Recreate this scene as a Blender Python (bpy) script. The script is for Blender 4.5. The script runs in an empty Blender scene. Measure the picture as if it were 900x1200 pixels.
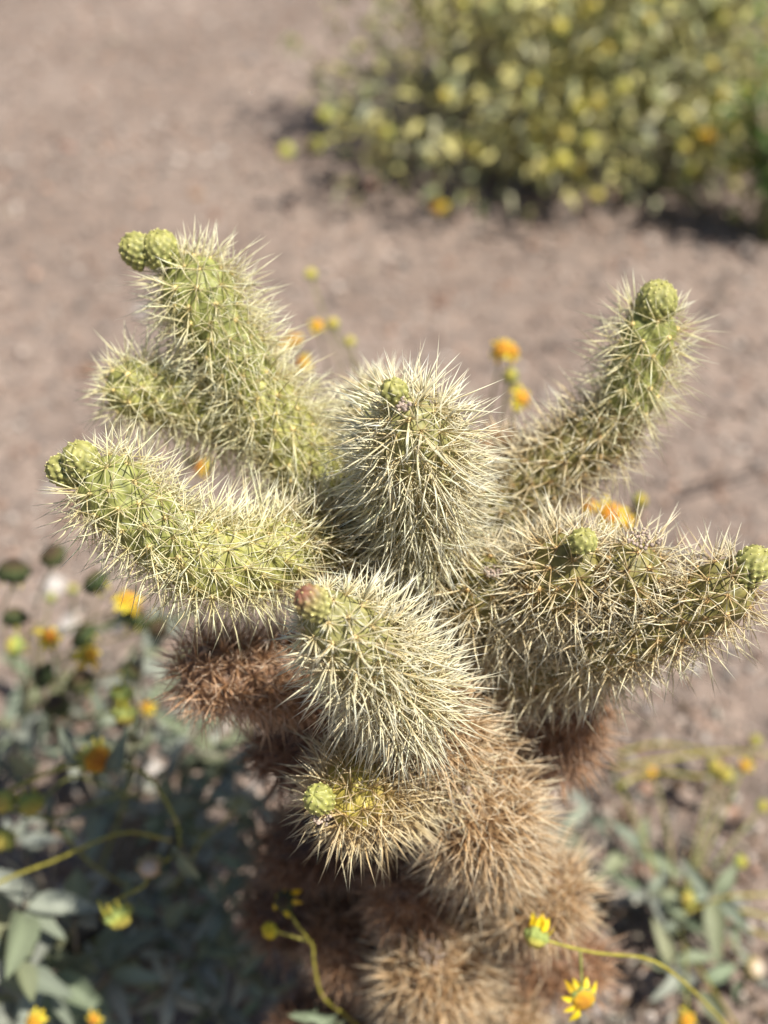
import bpy, math
import numpy as np
from mathutils import Vector, Matrix, Quaternion

# ------------------------------------------------------------------ camera, light, exposure
scene = bpy.context.scene
H, PITCH, FPX = 1.12, math.radians(41), 1347.0          # metres, down-tilt, focal length in photo pixels (900x1200)
cam_data = bpy.data.cameras.new('camera')
cam = bpy.data.objects.new('camera', cam_data)
scene.collection.objects.link(cam)
cam.location = (0, 0, H)
cam.rotation_euler = (math.pi / 2 - PITCH, 0, 0)
cam_data.sensor_fit = 'VERTICAL'
cam_data.sensor_height = 24.0
cam_data.lens = 24.0 * FPX / 1200.0
cam_data.clip_start, cam_data.clip_end = 0.02, 2000
cam_data.dof.use_dof = True
cam_data.dof.focus_distance = 0.595
cam_data.dof.aperture_fstop = 2.15
scene.camera = cam

SUN_EL, SUN_AZ = math.radians(63), math.radians(-24)     # azimuth of the sun measured from +X towards +Y
sun_dir = Vector((math.cos(SUN_EL) * math.cos(SUN_AZ), math.cos(SUN_EL) * math.sin(SUN_AZ), math.sin(SUN_EL)))
world = bpy.data.worlds.new('World')
scene.world = world
world.use_nodes = True
wn = world.node_tree.nodes
sky = wn.new('ShaderNodeTexSky')
sky.sky_type = 'NISHITA'
sky.sun_disc = False
sky.sun_elevation = SUN_EL
sky.sun_rotation = math.pi / 2 - SUN_AZ
wn['Background'].inputs['Strength'].default_value = 0.062
world.node_tree.links.new(sky.outputs[0], wn['Background'].inputs[0])
sun_data = bpy.data.lights.new('sun', 'SUN')
sun_data.energy = 5.0
sun_data.angle = math.radians(0.5)
sun_data.color = (1.0, 0.95, 0.87)
sun = bpy.data.objects.new('sun', sun_data)
sun.rotation_euler = (-sun_dir).to_track_quat('-Z', 'Y').to_euler()
sun.location = sun_dir * 5
scene.collection.objects.link(sun)
vs = scene.view_settings
vs.view_transform, vs.look, vs.exposure, vs.gamma = 'Standard', 'None', 0.66, 1.0
scene.cycles.max_bounces = 5
scene.cycles.use_denoising = True

rng = np.random.default_rng(7)
C3 = np.array((0.0, 0.0, H))
FWD = np.array((0.0, math.cos(PITCH), -math.sin(PITCH)))
UP = np.array((0.0, math.sin(PITCH), math.cos(PITCH)))
RIGHT = np.array((1.0, 0.0, 0.0))


def P(px, py, d):
    """Point at depth d (metres along the optical axis) seen at photo pixel (px, py)."""
    return C3 + d * (FWD + RIGHT * (px - 450) / FPX + UP * (600 - py) / FPX)


def G(px, py, z=0.0):
    """Ground point (height z) seen at photo pixel."""
    v = FWD + RIGHT * (px - 450) / FPX + UP * (600 - py) / FPX
    return C3 + v * ((z - H) / v[2])


def unit(v):
    v = np.asarray(v, float)
    return v / (np.linalg.norm(v, axis=-1, keepdims=True) + 1e-12)


# ------------------------------------------------------------------ mesh helpers
def link(o, parent=None):
    scene.collection.objects.link(o)
    if parent is not None:
        o.parent = parent
    return o


def mesh_np(name, verts, faces, cols=None, mat=None, smooth=True):
    """Mesh from arrays; faces is a list of (n, k) index arrays."""
    me = bpy.data.meshes.new(name)
    verts = np.asarray(verts, np.float32)
    me.vertices.add(len(verts))
    me.vertices.foreach_set('co', verts.ravel())
    faces = [np.asarray(f, np.int32) for f in faces if len(f)]
    loops = np.concatenate([f.ravel() for f in faces])
    counts = np.concatenate([np.full(len(f), f.shape[1], np.int32) for f in faces])
    starts = np.concatenate([[0], np.cumsum(counts)[:-1]]).astype(np.int32)
    me.loops.add(len(loops))
    me.loops.foreach_set('vertex_index', loops)
    me.polygons.add(len(counts))
    me.polygons.foreach_set('loop_start', starts)
    me.update(calc_edges=True)
    me.validate()
    if smooth:
        me.polygons.foreach_set('use_smooth', np.ones(len(me.polygons), bool))
    if cols is not None:
        at = me.color_attributes.new('col', 'FLOAT_COLOR', 'POINT')
        c4 = np.ones((len(verts), 4), np.float32)
        c4[:, :3] = cols
        at.data.foreach_set('color', c4.ravel())
    if mat is not None:
        me.materials.append(mat)
    return me


def obj(name, me, parent=None, M=None, kind=None, label=None):
    o = bpy.data.objects.new(name, me)
    link(o, parent)
    if M is not None:
        o.matrix_local = M
    if kind:
        o['kind'] = kind
    if label:
        o['label'] = label
    return o


def thing(name, label, cat, loc, group=None):
    o = bpy.data.objects.new(name, None)
    o.empty_display_size = 0.05
    link(o)
    o.location = Vector(loc)
    o['label'], o['category'] = label, cat
    if group:
        o['group'] = group
    return o


def spline(pts, n):
    """Catmull-Rom through pts, n samples evenly spaced by length."""
    p = np.asarray(pts, float)
    p = np.vstack([2 * p[0] - p[1], p, 2 * p[-1] - p[-2]])
    out = []
    for i in range(1, len(p) - 2):
        t = np.linspace(0, 1, 40, endpoint=False)[:, None]
        a, b, c, d = p[i - 1], p[i], p[i + 1], p[i + 2]
        out.append(0.5 * (2 * b + (c - a) * t + (2 * a - 5 * b + 4 * c - d) * t ** 2 + (3 * b - a - 3 * c + d) * t ** 3))
    out = np.vstack(out + [p[-2][None]])
    L = np.concatenate([[0], np.cumsum(np.linalg.norm(np.diff(out, axis=0), axis=1))])
    s = np.linspace(0, L[-1], n)
    return np.stack([np.interp(s, L, out[:, k]) for k in range(3)], 1), L[-1]


def frames(c):
    t = unit(np.gradient(c, axis=0))
    u = np.zeros_like(c)
    ref = np.array((0, 0, 1.0)) if abs(t[0, 2]) < 0.9 else np.array((1.0, 0, 0))
    u[0] = unit(np.cross(ref, t[0]))
    for i in range(1, len(c)):
        v = u[i - 1] - t[i] * np.dot(u[i - 1], t[i])
        u[i] = unit(v)
    return t, u, np.cross(t, u)


def tube(pts, r0, r1, n=14, k=6, wob=0.0):
    """Verts, faces of a tapered tube through pts."""
    c, L = spline(pts, n)
    if wob:
        c = c + rng.normal(0, wob, c.shape) * np.linspace(0, 1, n)[:, None]
    t, u, w = frames(c)
    a = np.linspace(0, 2 * np.pi, k, endpoint=False)
    r = np.linspace(r0, r1, n)
    v = c[:, None] + (np.cos(a)[None, :, None] * u[:, None] + np.sin(a)[None, :, None] * w[:, None]) * r[:, None, None]
    v = v.reshape(-1, 3)
    i, j = np.meshgrid(np.arange(n - 1), np.arange(k), indexing='ij')
    q = np.stack([i * k + j, i * k + (j + 1) % k, (i + 1) * k + (j + 1) % k, (i + 1) * k + j], -1).reshape(-1, 4)
    nv = len(v)
    v = np.vstack([v, c[:1], c[-1:]])
    jj = np.arange(k)
    e0 = np.stack([np.full(k, nv), (jj + 1) % k, jj], 1)
    e1 = np.stack([np.full(k, nv + 1), (n - 1) * k + jj, (n - 1) * k + (jj + 1) % k], 1)
    return v, [q, np.vstack([e0, e1])]


# ------------------------------------------------------------------ materials
def mat(name, rough=0.6, translucent=0.0, noise=None, attr=True, base=(0.5, 0.5, 0.5), spec=0.4, vary=0.0, bump=0.0):
    m = bpy.data.materials.new(name)
    m.use_nodes = True
    nt = m.node_tree
    N, L = nt.nodes, nt.links
    pb = N['Principled BSDF']
    pb.inputs['Roughness'].default_value = rough
    pb.inputs['Specular IOR Level'].default_value = spec
    if attr:
        a = N.new('ShaderNodeVertexColor')
        a.layer_name = 'col'
        col = a.outputs['Color']
    else:
        a = N.new('ShaderNodeRGB')
        a.outputs[0].default_value = (*base, 1)
        col = a.outputs[0]
    if noise or bump:
        tc = N.new('ShaderNodeTexCoord')
        nz = N.new('ShaderNodeTexNoise')
        nz.inputs['Scale'].default_value = noise or 100
        nz.inputs['Detail'].default_value = 5
        L.new(tc.outputs['Object'], nz.inputs['Vector'])
    if noise:
        mr = N.new('ShaderNodeMapRange')
        mr.inputs['From Min'].default_value, mr.inputs['From Max'].default_value = 0.3, 0.7
        mr.inputs['To Min'].default_value, mr.inputs['To Max'].default_value = 0.72, 1.25
        L.new(nz.outputs['Fac'], mr.inputs['Value'])
        hs = N.new('ShaderNodeHueSaturation')
        L.new(col, hs.inputs['Color'])
        L.new(mr.outputs[0], hs.inputs['Value'])
        col = hs.outputs[0]
    if vary:
        oi = N.new('ShaderNodeObjectInfo')
        m1 = N.new('ShaderNodeMapRange')
        m1.inputs['To Min'].default_value, m1.inputs['To Max'].default_value = 1 - vary, 1 + vary
        L.new(oi.outputs['Random'], m1.inputs['Value'])
        m2 = N.new('ShaderNodeMapRange')
        m2.inputs['To Min'].default_value, m2.inputs['To Max'].default_value = 0.5 - vary * 0.06, 0.5 + vary * 0.06
        ml = N.new('ShaderNodeMath'); ml.operation = 'MULTIPLY'; ml.inputs[1].default_value = 37.7
        fr = N.new('ShaderNodeMath'); fr.operation = 'FRACT'
        L.new(oi.outputs['Random'], ml.inputs[0]); L.new(ml.outputs[0], fr.inputs[0]); L.new(fr.outputs[0], m2.inputs['Value'])
        hs = N.new('ShaderNodeHueSaturation')
        L.new(col, hs.inputs['Color'])
        L.new(m1.outputs[0], hs.inputs['Value'])
        L.new(m2.outputs[0], hs.inputs['Hue'])
        col = hs.outputs[0]
    if bump:
        bp = N.new('ShaderNodeBump')
        bp.inputs['Strength'].default_value = bump
        bp.inputs['Distance'].default_value = 0.002
        L.new(nz.outputs['Fac'], bp.inputs['Height'])
        L.new(bp.outputs[0], pb.inputs['Normal'])
    L.new(col, pb.inputs['Base Color'])
    if translucent:
        tr = N.new('ShaderNodeBsdfTranslucent')
        mx = N.new('ShaderNodeMixShader')
        mx.inputs[0].default_value = translucent
        L.new(col, tr.inputs['Color'])
        L.new(pb.outputs[0], mx.inputs[1])
        L.new(tr.outputs[0], mx.inputs[2])
        L.new(mx.outputs[0], N['Material Output'].inputs['Surface'])
    return m


M_SKIN = mat('cactus_skin', 0.55, noise=260, bump=0.25)
M_SPINE = mat('spine', 0.4, translucent=0.22, spec=0.5)
M_WOOL = mat('areole_wool', 0.9, noise=900)
M_LEAF = mat('silver_leaf', 0.65, translucent=0.22, noise=120, vary=0.28, attr=True)
M_LEAF_MASS = mat('silver_leaf_mass', 0.65, translucent=0.22, noise=30)
M_GREENLEAF = mat('green_leaf', 0.6, translucent=0.3, noise=120, vary=0.3)
M_STEM = mat('green_stem', 0.5, noise=150)
M_WOOD = mat('grey_wood', 0.85, noise=200, bump=0.5)
M_PETAL = mat('petal', 0.5, translucent=0.35, vary=0.15)
M_HEAD = mat('flower_disc', 0.8, noise=900, vary=0.2, bump=0.5)
M_STONE = mat('stone', 0.85, noise=90, bump=0.4, vary=0.1)
M_GRAVEL = mat('gravel_mass', 0.85, noise=300)


def ground_material():
    m = bpy.data.materials.new('desert_soil')
    m.use_nodes = True
    N, L = m.node_tree.nodes, m.node_tree.links
    pb = N['Principled BSDF']
    pb.inputs['Roughness'].default_value = 0.92
    pb.inputs['Specular IOR Level'].default_value = 0.2
    tc = N.new('ShaderNodeTexCoord')

    def nz(scale, detail):
        n = N.new('ShaderNodeTexNoise')
        n.inputs['Scale'].default_value, n.inputs['Detail'].default_value = scale, detail
        L.new(tc.outputs['Object'], n.inputs['Vector'])
        return n
    n1, n2, n3 = nz(2.2, 4), nz(26, 6), nz(160, 4)
    r1 = N.new('ShaderNodeValToRGB')
    r1.color_ramp.elements[0].position, r1.color_ramp.elements[1].position = 0.3, 0.72
    r1.color_ramp.elements[0].color = (0.222, 0.170, 0.138, 1)
    r1.color_ramp.elements[1].color = (0.322, 0.256, 0.214, 1)
    L.new(n1.outputs['Fac'], r1.inputs[0])
    mx = N.new('ShaderNodeMix'); mx.data_type = 'RGBA'; mx.blend_type = 'OVERLAY'
    mx.inputs[0].default_value = 0.55
    r2 = N.new('ShaderNodeValToRGB')
    r2.color_ramp.elements[0].position, r2.color_ramp.elements[1].position = 0.32, 0.68
    r2.color_ramp.elements[0].color = (0.25, 0.25, 0.26, 1)
    r2.color_ramp.elements[1].color = (0.72, 0.69, 0.66, 1)
    L.new(n2.outputs['Fac'], r2.inputs[0])
    L.new(r1.outputs[0], mx.inputs[6]); L.new(r2.outputs[0], mx.inputs[7])
    L.new(mx.outputs[2], pb.inputs['Base Color'])
    ad = N.new('ShaderNodeMath'); ad.operation = 'ADD'
    L.new(n2.outputs['Fac'], ad.inputs[0]); L.new(n3.outputs['Fac'], ad.inputs[1])
    bp = N.new('ShaderNodeBump')
    bp.inputs['Strength'].default_value, bp.inputs['Distance'].default_value = 0.9, 0.012
    L.new(ad.outputs[0], bp.inputs['Height']); L.new(bp.outputs[0], pb.inputs['Normal'])
    return m


# ------------------------------------------------------------------ the ground
def ground_z(x, y):
    return (0.012 * np.sin(2.3 * x + 0.7) * np.cos(1.9 * y + 0.4) + 0.008 * np.sin(5.1 * x + 2.2 * y) +
            0.006 * np.cos(7.3 * y - 3.1 * x)) * np.exp(-((np.hypot(x, y - 1.5)) / 8) ** 2)


def build_ground():
    xs = np.concatenate([-np.geomspace(900, 3.2, 14), np.linspace(-3, 3, 151), np.geomspace(3.2, 900, 14)])
    ys = np.concatenate([-np.geomspace(900, 0.6, 14), np.linspace(-0.5, 5.5, 151), np.geomspace(5.8, 900, 14)])
    X, Y = np.meshgrid(xs, ys, indexing='ij')
    Z = ground_z(X, Y)
    v = np.stack([X, Y, Z], -1).reshape(-1, 3)
    nx, ny = len(xs), len(ys)
    i, j = np.meshgrid(np.arange(nx - 1), np.arange(ny - 1), indexing='ij')
    q = np.stack([i * ny + j, (i + 1) * ny + j, (i + 1) * ny + j + 1, i * ny + j + 1], -1).reshape(-1, 4)
    o = obj('ground', mesh_np('ground', v, [q], mat=ground_material()), kind='structure')
    o['label'] = 'pinkish tan gravelly desert ground'


OCT = np.array([(1, 0, 0), (-1, 0, 0), (0, 1, 0), (0, -1, 0), (0, 0, 1), (0, 0, -1)], float)
OCT_F = np.array([(0, 2, 4), (2, 1, 4), (1, 3, 4), (3, 0, 4), (2, 0, 5), (1, 2, 5), (3, 1, 5), (0, 3, 5)])


def stone_colours(n):
    pal = np.array([(0.30, 0.22, 0.17), (0.36, 0.29, 0.24), (0.25, 0.17, 0.13), (0.20, 0.17, 0.15), (0.42, 0.36, 0.31), (0.33, 0.21, 0.15)])
    return pal[rng.integers(0, len(pal), n)] * rng.uniform(0.55, 1.3, (n, 1))


def build_gravel():
    n = 26000
    y = rng.uniform(0.25, 4.3, n)
    x = rng.uniform(-1, 1, n) * (0.35 + 0.42 * y)
    s = np.exp(rng.normal(math.log(0.0052), 0.45, n)).clip(0.002, 0.015)
    b = OCT[None] * s[:, None, None] * rng.uniform(0.6, 1.25, (n, 6, 1))
    b[:, :, 2] *= 0.7
    a = rng.uniform(0, 6.28, n)
    ca, sa = np.cos(a)[:, None], np.sin(a)[:, None]
    v = np.stack([b[..., 0] * ca - b[..., 1] * sa + x[:, None], b[..., 0] * sa + b[..., 1] * ca + y[:, None],
                  b[..., 2] + (ground_z(x, y) + s * 0.25)[:, None]], -1).reshape(-1, 3)
    f = (OCT_F[None] + (np.arange(n) * 6)[:, None, None]).reshape(-1, 3)
    c = np.repeat(stone_colours(n), 6, 0)
    o = obj('gravel', mesh_np('gravel', v, [f], c, M_GRAVEL, smooth=False), kind='stuff')
    o['label'] = 'fine mixed gravel scattered over the desert soil'


def ico(sub=1):
    import bmesh
    bm = bmesh.new()
    bmesh.ops.create_icosphere(bm, subdivisions=sub, radius=1)
    v = np.array([x.co[:] for x in bm.verts])
    f = np.array([[q.index for q in p.verts] for p in bm.faces])
    bm.free()
    return v, f


ICO1, ICO2, ICO3 = ico(1), ico(2), ico(3)


def build_stones():
    meshes = []
    for k in range(12):
        v, f = ICO2
        d = 1 + 0.22 * np.sin(v @ rng.normal(0, 2.2, (3,)) + rng.uniform(0, 6)) + 0.14 * np.sin(v @ rng.normal(0, 4, (3,)))
        v = v * d[:, None] * np.array((1, rng.uniform(0.65, 0.95), rng.uniform(0.45, 0.7)))
        pal = [(0.30, 0.24, 0.19), (0.34, 0.29, 0.24), (0.23, 0.13, 0.09), (0.13, 0.12, 0.115), (0.47, 0.43, 0.39), (0.26, 0.16, 0.10)]
        meshes.append(mesh_np('stone', v, [f], np.tile(pal[k % 6], (len(v), 1)), M_STONE))
    placed = 0
    names = ('pale tan', 'dusty beige', 'reddish brown', 'dark grey', 'whitish', 'rusty brown')
    while placed < 96:
        y = rng.uniform(0.5, 3.9)
        x = rng.uniform(-1, 1) * (0.1 + 0.34 * y)
        if math.hypot(x - 0.05, y - 0.45) < 0.2:
            continue
        s = float(np.exp(rng.normal(math.log(0.013), 0.35)))
        s = min(s, 0.03)
        k = rng.integers(12)
        o = obj('stone', meshes[k])
        o.location = (x, y, float(ground_z(x, y)) + s * 0.18)
        o.rotation_euler = (rng.uniform(-.2, .2), rng.uniform(-.2, .2), rng.uniform(0, 6.28))
        o.scale = (s, s, s)
        o['label'] = f'{"larger" if s > 0.0145 else "small"} rough {names[k % 6]} stone lying on the gravelly ground'
        o['category'] = 'stone'
        o['group'] = f'{names[k % 6]} {"larger" if s > 0.0145 else "small"} stones on the desert ground'
        placed += 1


def build_litter():
    n = 4200
    cen = np.array([(0.05, 0.5, 0.3), (-0.3, 0.8, 0.28), (0.3, 0.62, 0.24), (0.25, 0.85, 0.2), (0.45, 2.6, 0.5)])
    k = rng.choice(5, n, p=(.22, .16, .36, .08, .18))
    x = cen[k, 0] + rng.normal(0, 1, n) * cen[k, 2] * .6
    y = cen[k, 1] + rng.normal(0, 1, n) * cen[k, 2] * .6
    a = rng.uniform(0, 6.28, n)
    ln = rng.uniform(.006, .028, n)
    w = np.where(rng.random(n) < .5, rng.uniform(.001, .002, n), ln * rng.uniform(.2, .4, n))
    d = np.stack([np.cos(a), np.sin(a), rng.normal(0, .15, n)], 1)
    e = np.stack([-np.sin(a), np.cos(a), rng.normal(0, .3, n)], 1)
    p = np.stack([x, y, ground_z(x, y) + rng.uniform(.002, .008, n)], 1)
    up = np.array((0, 0, 1.0))
    V = np.stack([p - d * ln[:, None] / 2, p + e * w[:, None] / 2 + up * (w * .3)[:, None], p + d * ln[:, None] / 2, p - e * w[:, None] / 2 + up * (w * .3)[:, None], p - up * .001], 1).reshape(-1, 3)
    o5 = (np.arange(n) * 5)[:, None]
    F = np.concatenate([o5 + np.array([t]) for t in ((0, 3, 1), (1, 3, 2), (0, 1, 4), (1, 2, 4), (2, 3, 4), (3, 0, 4))])
    pal = np.array([(0.16, 0.11, 0.07), (0.10, 0.075, 0.055), (0.30, 0.25, 0.18), (0.22, 0.14, 0.08), (0.36, 0.33, 0.27)])
    c = np.repeat(pal[rng.integers(0, 5, n)] * rng.uniform(.7, 1.2, (n, 1)), 5, 0)
    o = obj('leaf_litter', mesh_np('leaf_litter', V, [F], c, M_GRAVEL, smooth=False), kind='stuff')
    o['label'] = 'dry brown leaf and twig litter under the plants'


build_ground()
build_litter()
build_gravel()
build_stones()


def twig(pixels, label, r=0.005):
    pts = [G(x, y, 0.006 + 0.006 * (i % 2)) for i, (x, y) in enumerate(pixels)]
    base = pts[0].copy()
    v, f = tube([p - base for p in pts], r, r * 0.4, 18, 6, 0.0012)
    v2, f2 = tube([pts[1] - base, pts[1] - base + np.array((0.02, 0.03, 0.012)), pts[1] - base + np.array((0.025, 0.06, 0.02))], r * .5, r * .25, 8, 5)
    k = len(v)
    o = obj('twig', mesh_np('twig', np.vstack([v, v2]), f + [x + k for x in f2], np.tile((0.10, 0.075, 0.06), (k + len(v2), 1)), M_WOOD))
    o.location = Vector(base)
    o['label'], o['category'], o['group'] = label, 'twig', 'dry twigs on the ground'


twig([(826, 362), (842, 342), (862, 318), (888, 286)], 'thin dark dry twig on the ground beside the green shrub', 0.006)
twig([(800, 572), (840, 561), (870, 556), (905, 545)], 'thin dark dry twig lying on open gravel away from shrubs', 0.005)

# ------------------------------------------------------------------ the cholla
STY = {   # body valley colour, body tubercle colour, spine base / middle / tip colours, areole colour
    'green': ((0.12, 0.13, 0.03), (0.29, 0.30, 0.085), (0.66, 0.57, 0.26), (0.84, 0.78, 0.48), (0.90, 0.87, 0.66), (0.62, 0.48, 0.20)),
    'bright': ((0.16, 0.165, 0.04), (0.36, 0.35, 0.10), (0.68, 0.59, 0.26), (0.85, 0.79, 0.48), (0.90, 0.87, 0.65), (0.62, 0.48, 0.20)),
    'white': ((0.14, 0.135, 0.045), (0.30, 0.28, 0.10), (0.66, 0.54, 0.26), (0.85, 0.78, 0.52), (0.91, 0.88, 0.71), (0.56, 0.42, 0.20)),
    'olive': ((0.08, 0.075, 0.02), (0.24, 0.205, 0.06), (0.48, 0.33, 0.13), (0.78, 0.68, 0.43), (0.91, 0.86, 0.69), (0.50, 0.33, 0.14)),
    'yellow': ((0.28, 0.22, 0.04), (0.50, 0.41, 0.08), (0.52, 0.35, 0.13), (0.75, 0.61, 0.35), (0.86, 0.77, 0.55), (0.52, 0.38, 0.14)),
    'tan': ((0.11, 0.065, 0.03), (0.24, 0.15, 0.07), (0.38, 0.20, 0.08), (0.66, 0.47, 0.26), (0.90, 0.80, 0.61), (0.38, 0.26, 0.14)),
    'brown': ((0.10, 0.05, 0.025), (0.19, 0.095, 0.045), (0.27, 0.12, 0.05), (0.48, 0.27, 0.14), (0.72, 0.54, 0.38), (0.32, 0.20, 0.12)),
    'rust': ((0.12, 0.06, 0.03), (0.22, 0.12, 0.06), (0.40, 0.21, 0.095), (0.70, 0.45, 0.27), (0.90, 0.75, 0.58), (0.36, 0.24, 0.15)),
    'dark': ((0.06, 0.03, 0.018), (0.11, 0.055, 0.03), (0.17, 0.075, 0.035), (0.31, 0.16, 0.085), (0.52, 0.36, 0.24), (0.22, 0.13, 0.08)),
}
trunk_foot = P(520, 1200, 0.97)
cactus = thing('cholla_cactus', 'spiny many-armed cholla cactus with pale green upper arms and brown lower stem', 'cactus',
               (trunk_foot[0], trunk_foot[1], 0))
CL = np.array((trunk_foot[0], trunk_foot[1], 0.0))


def body(pts, r, base_f, tip_len, nu, nv, area, amp, rough_r=0.0, tip_f=0.0):
    """Tubercled stem body. Returns verts, faces, bump 0..1 and the areole frames (pos, normal, tangent, fraction along)."""
    c, L = spline(pts, nu)
    s = np.linspace(0, L, nu)
    # denser rows at the rounded tip
    sp = np.concatenate([np.linspace(0, L - tip_len, nu - nu // 4, endpoint=False),
                         L - tip_len * np.cos(np.linspace(0, np.pi / 2, nu // 4))[::1]])
    sp = np.unique(sp)
    c = np.stack([np.interp(sp, s, c[:, k]) for k in range(3)], 1)
    nu = len(sp)

    def rad(q):
        e = np.clip((q - (L - tip_len)) / tip_len, 0, 1)
        tip = tip_f + (1 - tip_f) * np.sqrt(np.clip(1 - e ** 2, 0, 1))
        bs = base_f + (1 - base_f) * np.sqrt(np.clip(1 - (1 - np.clip(q / (r * 1.5), 0, 1)) ** 2, 0, 1))
        return r * tip * bs * (1 + rough_r * np.sin(q / L * 9 + r * 400))
    R = np.maximum(rad(sp), 1e-4)
    t, u, w = frames(c)
    a = np.linspace(0, 2 * np.pi, nv, endpoint=False)
    ra = np.cos(a)[None, :, None] * u[:, None] + np.sin(a)[None, :, None] * w[:, None]
    v = c[:, None] + ra * R[:, None, None]
    # areoles by golden angle, rows advance with area
    fine = np.linspace(0, L, 600)
    Rf = np.maximum(rad(fine), 1e-4)
    slope = np.gradient(Rf, fine)
    dA = 2 * np.pi * Rf * np.sqrt(1 + np.clip(slope, -6, 6) ** 2)
    A = np.concatenate([[0], np.cumsum((dA[1:] + dA[:-1]) / 2 * np.diff(fine))])
    n = max(8, int(A[-1] / area))
    sa = np.interp((np.arange(n) + 0.5) / n * A[-1], A, fine)
    th = np.arange(n) * 2.39996 + rng.uniform(0, 6)
    th = th + rng.normal(0, 0.05, n)
    ic = np.stack([np.interp(sa, sp, c[:, k]) for k in range(3)], 1)
    it = unit(np.stack([np.interp(sa, sp, t[:, k]) for k in range(3)], 1))
    iu = unit(np.stack([np.interp(sa, sp, u[:, k]) for k in range(3)], 1))
    iw = np.cross(it, iu)
    ir = np.interp(sa, fine, Rf)
    isl = np.interp(sa, fine, slope).clip(-6, 6)
    rd = np.cos(th)[:, None] * iu + np.sin(th)[:, None] * iw
    ap = ic + rd * ir[:, None]
    an = unit(rd - it * isl[:, None])
    at = unit(it + rd * isl[:, None])
    # displacement of the surface by the nearest tubercle
    vv = v.reshape(-1, 3)
    vn = unit(ra - t[:, None] * np.gradient(R, sp).clip(-6, 6)[:, None, None]).reshape(-1, 3)
    rr = math.sqrt(area) * 0.62
    bump = np.zeros(len(vv))
    for k0 in range(0, len(vv), 2000):
        d = vv[k0:k0 + 2000, None] - ap[None]
        ax = np.einsum('ijk,jk->ij', d, at)
        q = np.sqrt(np.maximum((d ** 2).sum(-1) - 0.45 * ax ** 2, 0)).min(1)
        bump[k0:k0 + 2000] = np.clip(1 - (q / rr) ** 2, 0, 1)
    vv = vv + vn * (bump * amp)[:, None]
    i, j = np.meshgrid(np.arange(nu - 1), np.arange(nv), indexing='ij')
    q = np.stack([i * nv + j, i * nv + (j + 1) % nv, (i + 1) * nv + (j + 1) % nv, (i + 1) * nv + j], -1).reshape(-1, 4)
    m = len(vv)
    vv = np.vstack([vv, c[:1], c[-1:]])
    bump = np.concatenate([bump, [0, 0.5]])
    jj = np.arange(nv)
    caps = np.vstack([np.stack([np.full(nv, m), (jj + 1) % nv, jj], 1),
                      np.stack([np.full(nv, m + 1), (nu - 1) * nv + jj, (nu - 1) * nv + (jj + 1) % nv], 1)])
    return vv, [q, caps], bump, (ap + an * amp * 0.9 + at * rr * 0.25, an, at, sa / L), (c, t, u, w, R, L)


def spines_mesh(ar, sty, per, length, thick, bias, tip_short, tip_zone=0.16, col_jit=0.12):
    ap, an, at, fr = ar
    n = len(ap)
    ab = np.cross(an, at)
    k = per
    N = n * k
    cen = np.tile(np.arange(k) < max(3, int(k * 0.38)), n)
    tilt = np.where(cen, rng.uniform(0.08, 0.85, N), rng.uniform(0.85, 1.42, N))
    phi = (np.tile(np.arange(k) * 2.39996, n) + np.repeat(rng.uniform(0, 6.28, n), k) + rng.normal(0, 0.35, N))
    A = np.repeat(np.arange(n), k)
    side = np.clip(1 - fr[A], 0.0, 1) ** 0.3
    d = (an[A] * np.cos(tilt)[:, None] + (at[A] * np.cos(phi)[:, None] + ab[A] * np.sin(phi)[:, None]) * np.sin(tilt)[:, None]
         - at[A] * (bias * side)[:, None])
    d = unit(d)
    ln = length * rng.uniform(0.62, 1.08, N) * np.where(cen, 1.0, 0.86)
    ln = ln * np.where(rng.random(N) < 0.12, 0.5, 1.0)
    tp = np.clip((1 - fr[A]) / tip_zone, 0, 1)
    ln = ln * (tip_short + (1 - tip_short) * tp)
    r = thick * rng.uniform(0.7, 1.2, N) * np.where(cen, 1.0, 0.68)
    p0 = ap[A] + (ab[A] * rng.normal(0, 0.0007, (N, 1)) + at[A] * rng.normal(0, 0.0007, (N, 1)))
    e1 = unit(np.cross(d, np.array((0.31, 0.77, 0.55))))
    e2 = np.cross(d, e1)
    bend = (e1 * rng.normal(0, 0.05, (N, 1)) + e2 * rng.normal(0, 0.05, (N, 1)))
    pm = p0 + d * (ln * 0.5)[:, None] + bend * (ln * 0.5)[:, None]
    pt = p0 + d * ln[:, None]
    rings = []
    for pp, rf in ((p0, 0.8), (pm, 1.0)):
        for q in range(3):
            g = q * 2.0944
            rings.append(pp + (e1 * math.cos(g) + e2 * math.sin(g)) * (r * rf)[:, None])
    V = np.stack(rings + [pt], 1).reshape(-1, 3)          # 7 verts each
    o = (np.arange(N) * 7)[:, None]
    quads = np.concatenate([o + np.array([[q, (q + 1) % 3, 3 + (q + 1) % 3, 3 + q]]) for q in range(3)])
    tris = np.concatenate([o + np.array([[3 + q, 3 + (q + 1) % 3, 6]]) for q in range(3)])
    cb, cm, ct = (np.array(x) for x in sty[2:5])
    j = 1 + rng.normal(0, col_jit, (N, 1, 1))
    old = (rng.random((N, 1, 1)) < 0.12) * 0.45
    cs = np.concatenate([np.tile(cb, (3, 1)), np.tile(cm, (3, 1)), ct[None]])[None] * np.clip(j, 0.6, 1.3)
    cs = cs * (1 - old) + cs * np.array((0.75, 0.6, 0.42)) * old
    return V, [quads, tris], np.clip(cs, 0, 0.92).reshape(-1, 3)


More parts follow.
